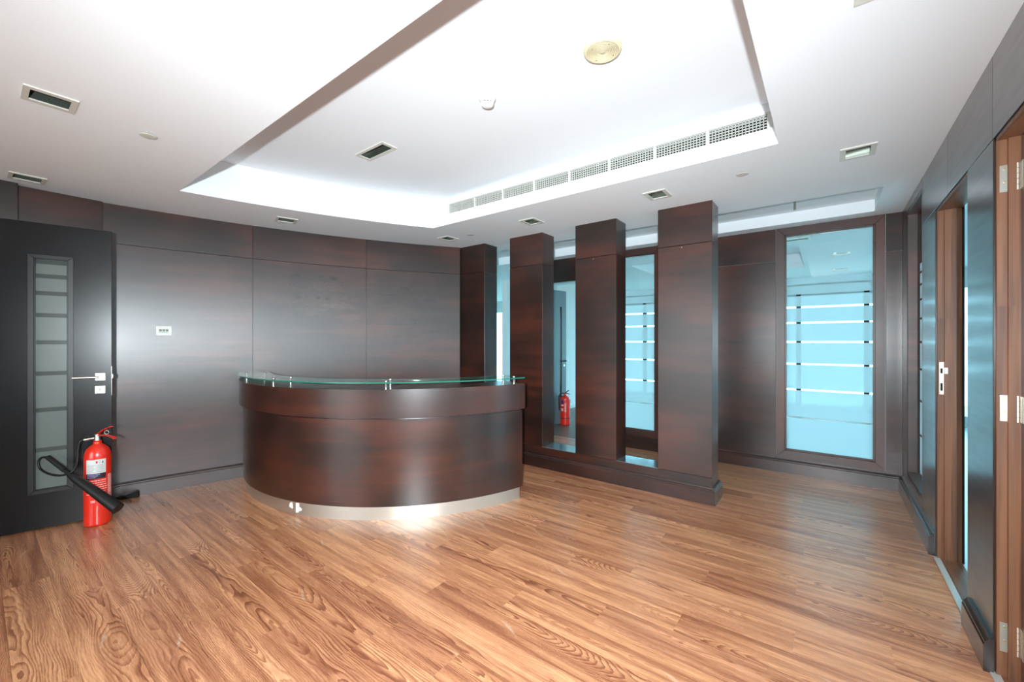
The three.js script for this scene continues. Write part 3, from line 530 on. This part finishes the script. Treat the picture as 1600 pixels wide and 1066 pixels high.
{
  const g = group('fire_extinguisher', -4.605, 0, -0.605); tag(g, 'large red fire extinguisher with black discharge horn standing before the black door', 'extinguisher');
  const R = 0.08, L = (p) => [p[0] + 4.605, p[1], p[2] + 0.605];
  mesh('cylinder', lathe([[0, 0.004], [R - 0.012, 0], [R - 0.003, 0.008], [R, 0.02], [R, 0.53], [R * 0.96, 0.565], [R * 0.82, 0.598], [R * 0.55, 0.622], [0.027, 0.634], [0.025, 0.645], [0.025, 0.662], [0, 0.662]], 48), M.red, g);
  const a0 = Math.atan2(4.605, 0.605) + 0.24, lab = new THREE.CylinderGeometry(R + 0.0006, R + 0.0006, 0.37, 40, 1, true, a0 - 1.15, 2.3).translate(0, 0.345, 0);
  mesh('label', lab, std(0xffffff, 0.35, { map: labelTex }), g);
  const v = part('valve', g);
  mesh('body', [new THREE.CylinderGeometry(0.018, 0.02, 0.05, 20).translate(0, 0.685, 0), stick([0, 0.682, 0], L([-4.64, 0.676, -0.545]), 0.012, 0.009)], M.nickel, v);
  mesh('hose_nut', stick(L([-4.628, 0.677, -0.562]), L([-4.644, 0.672, -0.536]), 0.014, 0.012, 8), M.nickel, v);
  mesh('safety_pin', new THREE.TorusGeometry(0.014, 0.0022, 8, 24).rotateY(0.9).translate(...L([-4.485, 0.735, -0.64])), M.chrome, v);
  const bar = (pts, w, t) => { const gs = []; for (let i = 0; i + 1 < pts.length; i++) { const A = new THREE.Vector3(...pts[i]), B = new THREE.Vector3(...pts[i + 1]), d = B.clone().sub(A), len = d.length(); gs.push(cbox(-w / 2, w / 2, -t / 2, t / 2, -0.003, len + 0.003, 0.0015).applyMatrix4(new THREE.Matrix4().lookAt(B, A, new THREE.Vector3(0, 1, 0))).translate(...pts[i])); } return gs; };
  mesh('lever', bar([[-0.01, 0.705, 0], L([-4.54, 0.745, -0.625]), L([-4.44, 0.782, -0.66])], 0.022, 0.007), M.red, v);
  mesh('carry_handle', bar([[-0.005, 0.7, 0], L([-4.5, 0.712, -0.64]), L([-4.42, 0.703, -0.668]), L([-4.402, 0.692, -0.674])], 0.024, 0.008), M.red, v);
  mesh('hose', tube([[-4.641, 0.676, -0.54], [-4.645, 0.665, -0.515], [-4.622, 0.61, -0.5], [-4.585, 0.525, -0.49], [-4.555, 0.46, -0.462], [-4.6, 0.434, -0.41], [-4.7, 0.444, -0.35], [-4.775, 0.48, -0.315], [-4.79, 0.525, -0.308], [-4.775, 0.556, -0.322], [-4.735, 0.562, -0.35]].map(L), 0.0078, 80, 10), M.rubber, g);
  const hn = part('horn', g), A = L([-4.738, 0.562, -0.352]), B = L([-4.612, 0.468, -0.428]), C = L([-4.575, 0.44, -0.45]), D = L([-4.245, 0.188, -0.668]);
  mesh('grip', [stick(A, B, 0.017, 0.018, 18), stick(B, C, 0.014, 0.016, 18)], M.rubber, hn);
  mesh('cone', [stick(C, L([-4.54, 0.413, -0.473]), 0.02, 0.027, 24), stick(L([-4.54, 0.413, -0.473]), D, 0.027, 0.041, 24)], M.rubber, hn);
}
{
  const g = group('fire_extinguisher', -3.61, 0, -6.24); tag(g, 'small red fire extinguisher standing beyond the doorway by the open grey door', 'extinguisher');
  const R = 0.085;
  mesh('cylinder', lathe([[0, 0.003], [R - 0.01, 0], [R, 0.014], [R, 0.118], [R - 0.002, 0.12], [R - 0.002, 0.126], [R, 0.128], [R, 0.44], [R * 0.9, 0.475], [R * 0.6, 0.495], [0.022, 0.505], [0.02, 0.525], [0, 0.525]], 40), M.red, g);
  mesh('base_line', lathe([[R + 0.0008, 0.117], [R + 0.0008, 0.129]], 40), std(0x3a0c0a, 0.5), g);
  const F = Math.atan2(3.61, 6.24);
  const strip = (a, da, y, h, c) => mesh('label', new THREE.CylinderGeometry(R + 0.0007, R + 0.0007, h, 16, 1, true, F + a, da).translate(0, y, 0), std(c, 0.5), g);
  strip(-0.95, 0.62, 0.405, 0.06, 0x1f2f6a);
  strip(-0.95, 0.62, 0.345, 0.022, 0xe6c9c6); strip(-0.9, 0.5, 0.27, 0.05, 0xd8b4b0); strip(-0.12, 0.28, 0.31, 0.15, 0xe2a39d);
  const v = part('valve', g);
  mesh('neck', new THREE.CylinderGeometry(0.016, 0.018, 0.03, 16).translate(0, 0.53, 0), M.red, v);
  mesh('lever', [stick([0, 0.545, 0], [0.06, 0.602, -0.02], 0.009, 0.007), stick([0, 0.54, 0], [0.075, 0.535, -0.02], 0.009, 0.007)], M.rubber, v);
  mesh('hose', tube([[-0.01, 0.54, 0], [-0.055, 0.545, 0.03], [-0.09, 0.5, 0.05], [-0.094, 0.4, 0.05], [-0.092, 0.25, 0.04]], 0.009, 30, 8), M.rubber, g);
}
{
  const g = group('door_wedge', -5.13, 0, -0.86, 1.1); tag(g, 'tapered black rubber wedge lying against the skirting behind the extinguisher', 'door wedge');
  const s = new THREE.Shape([[0, 0], [0.17, 0], [0.17, 0.045], [0.15, 0.05], [0, 0.012]].map((p) => new THREE.Vector2(...p)));
  mesh('body', new THREE.ExtrudeGeometry(s, { depth: 0.035, bevelEnabled: true, bevelSize: 0.002, bevelThickness: 0.002, bevelSegments: 1 }).translate(-0.08, 0.002, -0.0175), M.rubber, g);
}

// ---------------------------------------------------------------- rooms beyond and behind
const officeCeil = structure(group('ceiling'), 'white office ceiling beyond the panelled walls', 'ceiling');
mesh('board', plate(rect(-9.4, 4.6, -10.4, -5.58), [rect(-2.6, -0.305, -8.58, -6.66)], 2.70, 2.78), M.plaster, officeCeil);
mesh('board', cbox(0.697, 4.6, 2.70, 2.78, -5.58, 3.4, 0), M.plaster, officeCeil);
mesh('tray_top', cbox(-2.7, -0.2, 2.95, 3.0, -8.68, -6.56, 0), M.plaster, officeCeil);
mesh('tray_side', [cbox(-2.7, -0.2, 2.78, 2.95, -8.68, -8.6, 0), cbox(-2.7, -0.2, 2.78, 2.95, -6.64, -6.56, 0), cbox(-0.28, -0.2, 2.78, 2.95, -8.68, -6.56, 0), cbox(-2.7, -2.62, 2.78, 2.95, -8.68, -6.56, 0)], M.plaster, officeCeil);
{
  const g = group('office_air_grille', -0.30, 2.70, -6.145); tag(g, 'small white air grille on the office ceiling behind the frosted window', 'air grille');
  mesh('frame', plate(rect(-0.3, 0.14, -0.07, 0.07), [rect(-0.27, 0.11, -0.04, 0.04)], -0.01, 0), M.whiteMetal, g);
  mesh('slats', [-0.025, 0, 0.025].map((z) => cbox(-0.27, 0.11, -0.008, -0.003, z - 0.006, z + 0.006, 0.001)), std(0x3d6a62, 0.5), g);
}
[[0.15, -7.6, 'office ceiling light nearer the frosted window'], [0.176, -9.2, 'office ceiling light nearer the facade']].forEach(([x, z, l]) => {
  const g = group('office_ceiling_light', x, 2.70, z); tag(g, 'flat white ' + l, 'ceiling light');
  mesh('frame', plate(rect(-0.1, 0.1, -0.1, 0.1), [rect(-0.075, 0.075, -0.075, 0.075)], -0.012, 0), M.whiteMetal, g); mesh('diffuser', cbox(-0.076, 0.076, -0.006, -0.001, -0.076, 0.076, 0.001), M.white, g);
});
const wallOffice = structure(group('wall_office'), 'white office partition walls with a low dado line', 'wall');
mesh('partition', cbox(-4.5, -4.4, 0, 2.70, -10, -6.45, 0.002), M.wallWhite, wallOffice);
mesh('dado_rail', cbox(-4.401, -4.39, 1.14, 1.165, -10, -6.45, 0.002), M.wallWhite, wallOffice);
mesh('skirting', cbox(-4.401, -4.388, 0, 0.09, -10, -6.45, 0.002), M.wallWhite, wallOffice);
mesh('partition', cbox(4.5, 4.6, 0, 3.2, -10.3, -5.58, 0), M.wallWhite, wallOffice);
mesh('partition', cbox(-9.4, -5.3, 0, 3.2, -3.98, -3.88, 0), M.wallWhite, wallOffice);
mesh('partition', cbox(-5.36, -3.92, 0, 3.1, -4.10, -3.985, 0), M.wallWhite, wallOffice);
mesh('partition', cbox(0.7, 4.6, 0, 3.2, 3.3, 3.4, 0), M.wallWhite, wallOffice);
tag(mesh('square_pillar', cbox(-5.31, -5.19, 0, 2.70, -6.75, -6.61, 0.004), M.wallWhite), 'slim white square pillar in the office beyond the first gap', 'pillar');
{
  const a = new THREE.Vector3(0.14, 0, -0.85).normalize(), g = structure(group('door_3', -3.85, 0, -5.56, Math.atan2(-a.z, a.x)), 'grey door with narrow glass strip standing open beyond the doorway', 'door');
  mesh('leaf', cut([0, 0.86, 0.01, 2.33], [[0.69, 0.75, 0.28, 2.05]]).map(([p, q, c, d]) => cbox(p, q, c, d, -0.022, 0.022, 0)), std(0x6d7c82, 0.4), g);
  mesh('glass_strip', cbox(0.69, 0.75, 0.28, 2.05, -0.006, 0.006, 0), std(0x14181a, 0.2), g);
  const h = part('handle', g);
  mesh('lever', [-1, 1].flatMap((s) => [new THREE.CylinderGeometry(0.009, 0.009, 0.06, 12).rotateX(Math.PI / 2).translate(0.81, 1.1, s * 0.045), new THREE.CylinderGeometry(0.008, 0.008, 0.12, 12).rotateZ(Math.PI / 2).translate(0.745, 1.1, s * 0.07)]), M.dark, h);
  mesh('lock_rose', new THREE.CylinderGeometry(0.022, 0.022, 0.06, 18).rotateX(Math.PI / 2).translate(0.8, 1.02, 0), M.nickel, h);
}
{
  const g = structure(group('window_8', XR + 0.06, 0, 0), 'clear glazed screen in the wall with doorways', 'window');
  for (let i = 0; i <= 2; i++) mesh('mullion', cbox(-0.05, 0.05, 0.8, 2.45, -1.5 + i * 1.175, -1.45 + i * 1.175, 0.002, true), M.frame, g);
  for (let i = 0; i < 2; i++) mesh('pane', cbox(-0.004, 0.004, 0.8, 2.45, -1.46 + i * 1.175, -0.315 + i * 1.175, 0), M.glass, g);
}
// glazed facades
function facade(n, label, x, z, turn, w, tint, bays, sill = 0.12, head = 2.45) {
  const g = structure(group('window_' + n, x, 0, z, turn), label, 'window'), dm = tint ? std(0x20282a, 0.5) : M.whiteMetal;
  mesh('spandrel', cbox(-w / 2, w / 2, 0, sill, -0.06, 0.06, 0), M.wallWhite, g); mesh('pelmet', cbox(-w / 2, w / 2, head, 3.2, -0.06, 0.06, 0), M.wallWhite, g);
  mesh('transom', [cbox(-w / 2, w / 2, sill, sill + 0.06, -0.04, 0.04, 0.002), cbox(-w / 2, w / 2, head - 0.1, head, -0.04, 0.04, 0.002)], M.wallWhite, g);
  for (let i = 0; i <= bays; i++) mesh('mullion', cbox(-w / 2 + w * i / bays - 0.04, -w / 2 + w * i / bays + 0.04, sill, head, -0.05, 0.05, 0.002), dm, g);
  for (let i = 0; i < bays; i++) mesh('pane', cbox(-w / 2 + w * i / bays + 0.03, -w / 2 + w * (i + 1) / bays - 0.03, sill + 0.03, head - 0.05, -0.004, 0.004, 0), tint ? M.tinted : M.glass, g);
}
facade(4, 'blue tinted office facade glazing seen past the columns and frosted windows', -2.568, -10.2, 0, 14.7, true, 14);
facade(5, 'blue tinted facade glazing of the side office', 4.5, -4.05, Math.PI / 2, 3.1, true, 3);
facade(8 + 1, 'clear facade glazing of the side office', 4.5, 0.45, Math.PI / 2, 5.9, false, 5, 0.7, 2.65);
facade(6, 'blue tinted facade glazing at the far end of the open office', -9.3, -7.1, Math.PI / 2, 6.4, true, 6);
structure(mesh('ground', new THREE.CircleGeometry(400, 48).rotateX(-Math.PI / 2).translate(0, -30, 0), std(0xa09a90, 0.9)), 'pale sandy ground far below the office windows', 'ground');
// the wall behind the camera, with the window that lights the room from there
const wallFront = structure(group('wall_front'), 'plain wall with a window behind the camera', 'wall');
mesh('backing', cut([-5.4, 0.7, 0, 3.2], [[-3.7, -1.7, 0.12, 2.5]]).map(([a, b, c, d]) => cbox(a, b, c, d, 2.4, 2.5, 0)), M.wallWhite, wallFront);
{
  const g = structure(group('window_7', -2.7, 0, 2.45), 'clear window behind the camera', 'window'), w = 2.0;
  for (let i = 0; i <= 1; i++) mesh('mullion', cbox(-w / 2 + i * w / 1 - 0.03, -w / 2 + i * w + 0.03, 0.12, 2.5, -0.04, 0.04, 0.002), M.whiteMetal, g);
  for (let i = 0; i < 1; i++) mesh('pane', cbox(-w / 2 + 0.02, w / 2 - 0.02, 0.12, 2.5, -0.004, 0.004, 0), M.glass, g);
}
// the photographer's flash on its stand
{
  const g = group('flash_stand', FLASH.x, 0, FLASH.z, 37.4 * Math.PI / 180); tag(g, 'black light stand with a small flash head behind the camera', 'flash');
  mesh('pole', stick([0, 0.25, 0], [0, 1.44, 0], 0.011, 0.008), M.rubber, g);
  for (let i = 0; i < 3; i++) { const a = i * 2.094 + 1.57; mesh('leg', stick([0, 0.6, 0], [0.4 * Math.cos(a), 0.008, 0.4 * Math.sin(a)], 0.008), M.rubber, g); }
  mesh('flash_head', cbox(-0.045, 0.045, 1.45, 1.55, 0.012, 0.1, 0.006), M.rubber, g);
  mesh('flash_lens', cbox(-0.038, 0.038, 1.468, 1.532, 0.006, 0.013, 0.002), std(0xffffff, 0.4, { emissive: 0xfff2e0, emissiveIntensity: 2 }), g);
}
scene.traverse((o) => { if (o.isMesh) { o.castShadow = true; o.receiveShadow = true; } });
renderer.render(scene, camera);
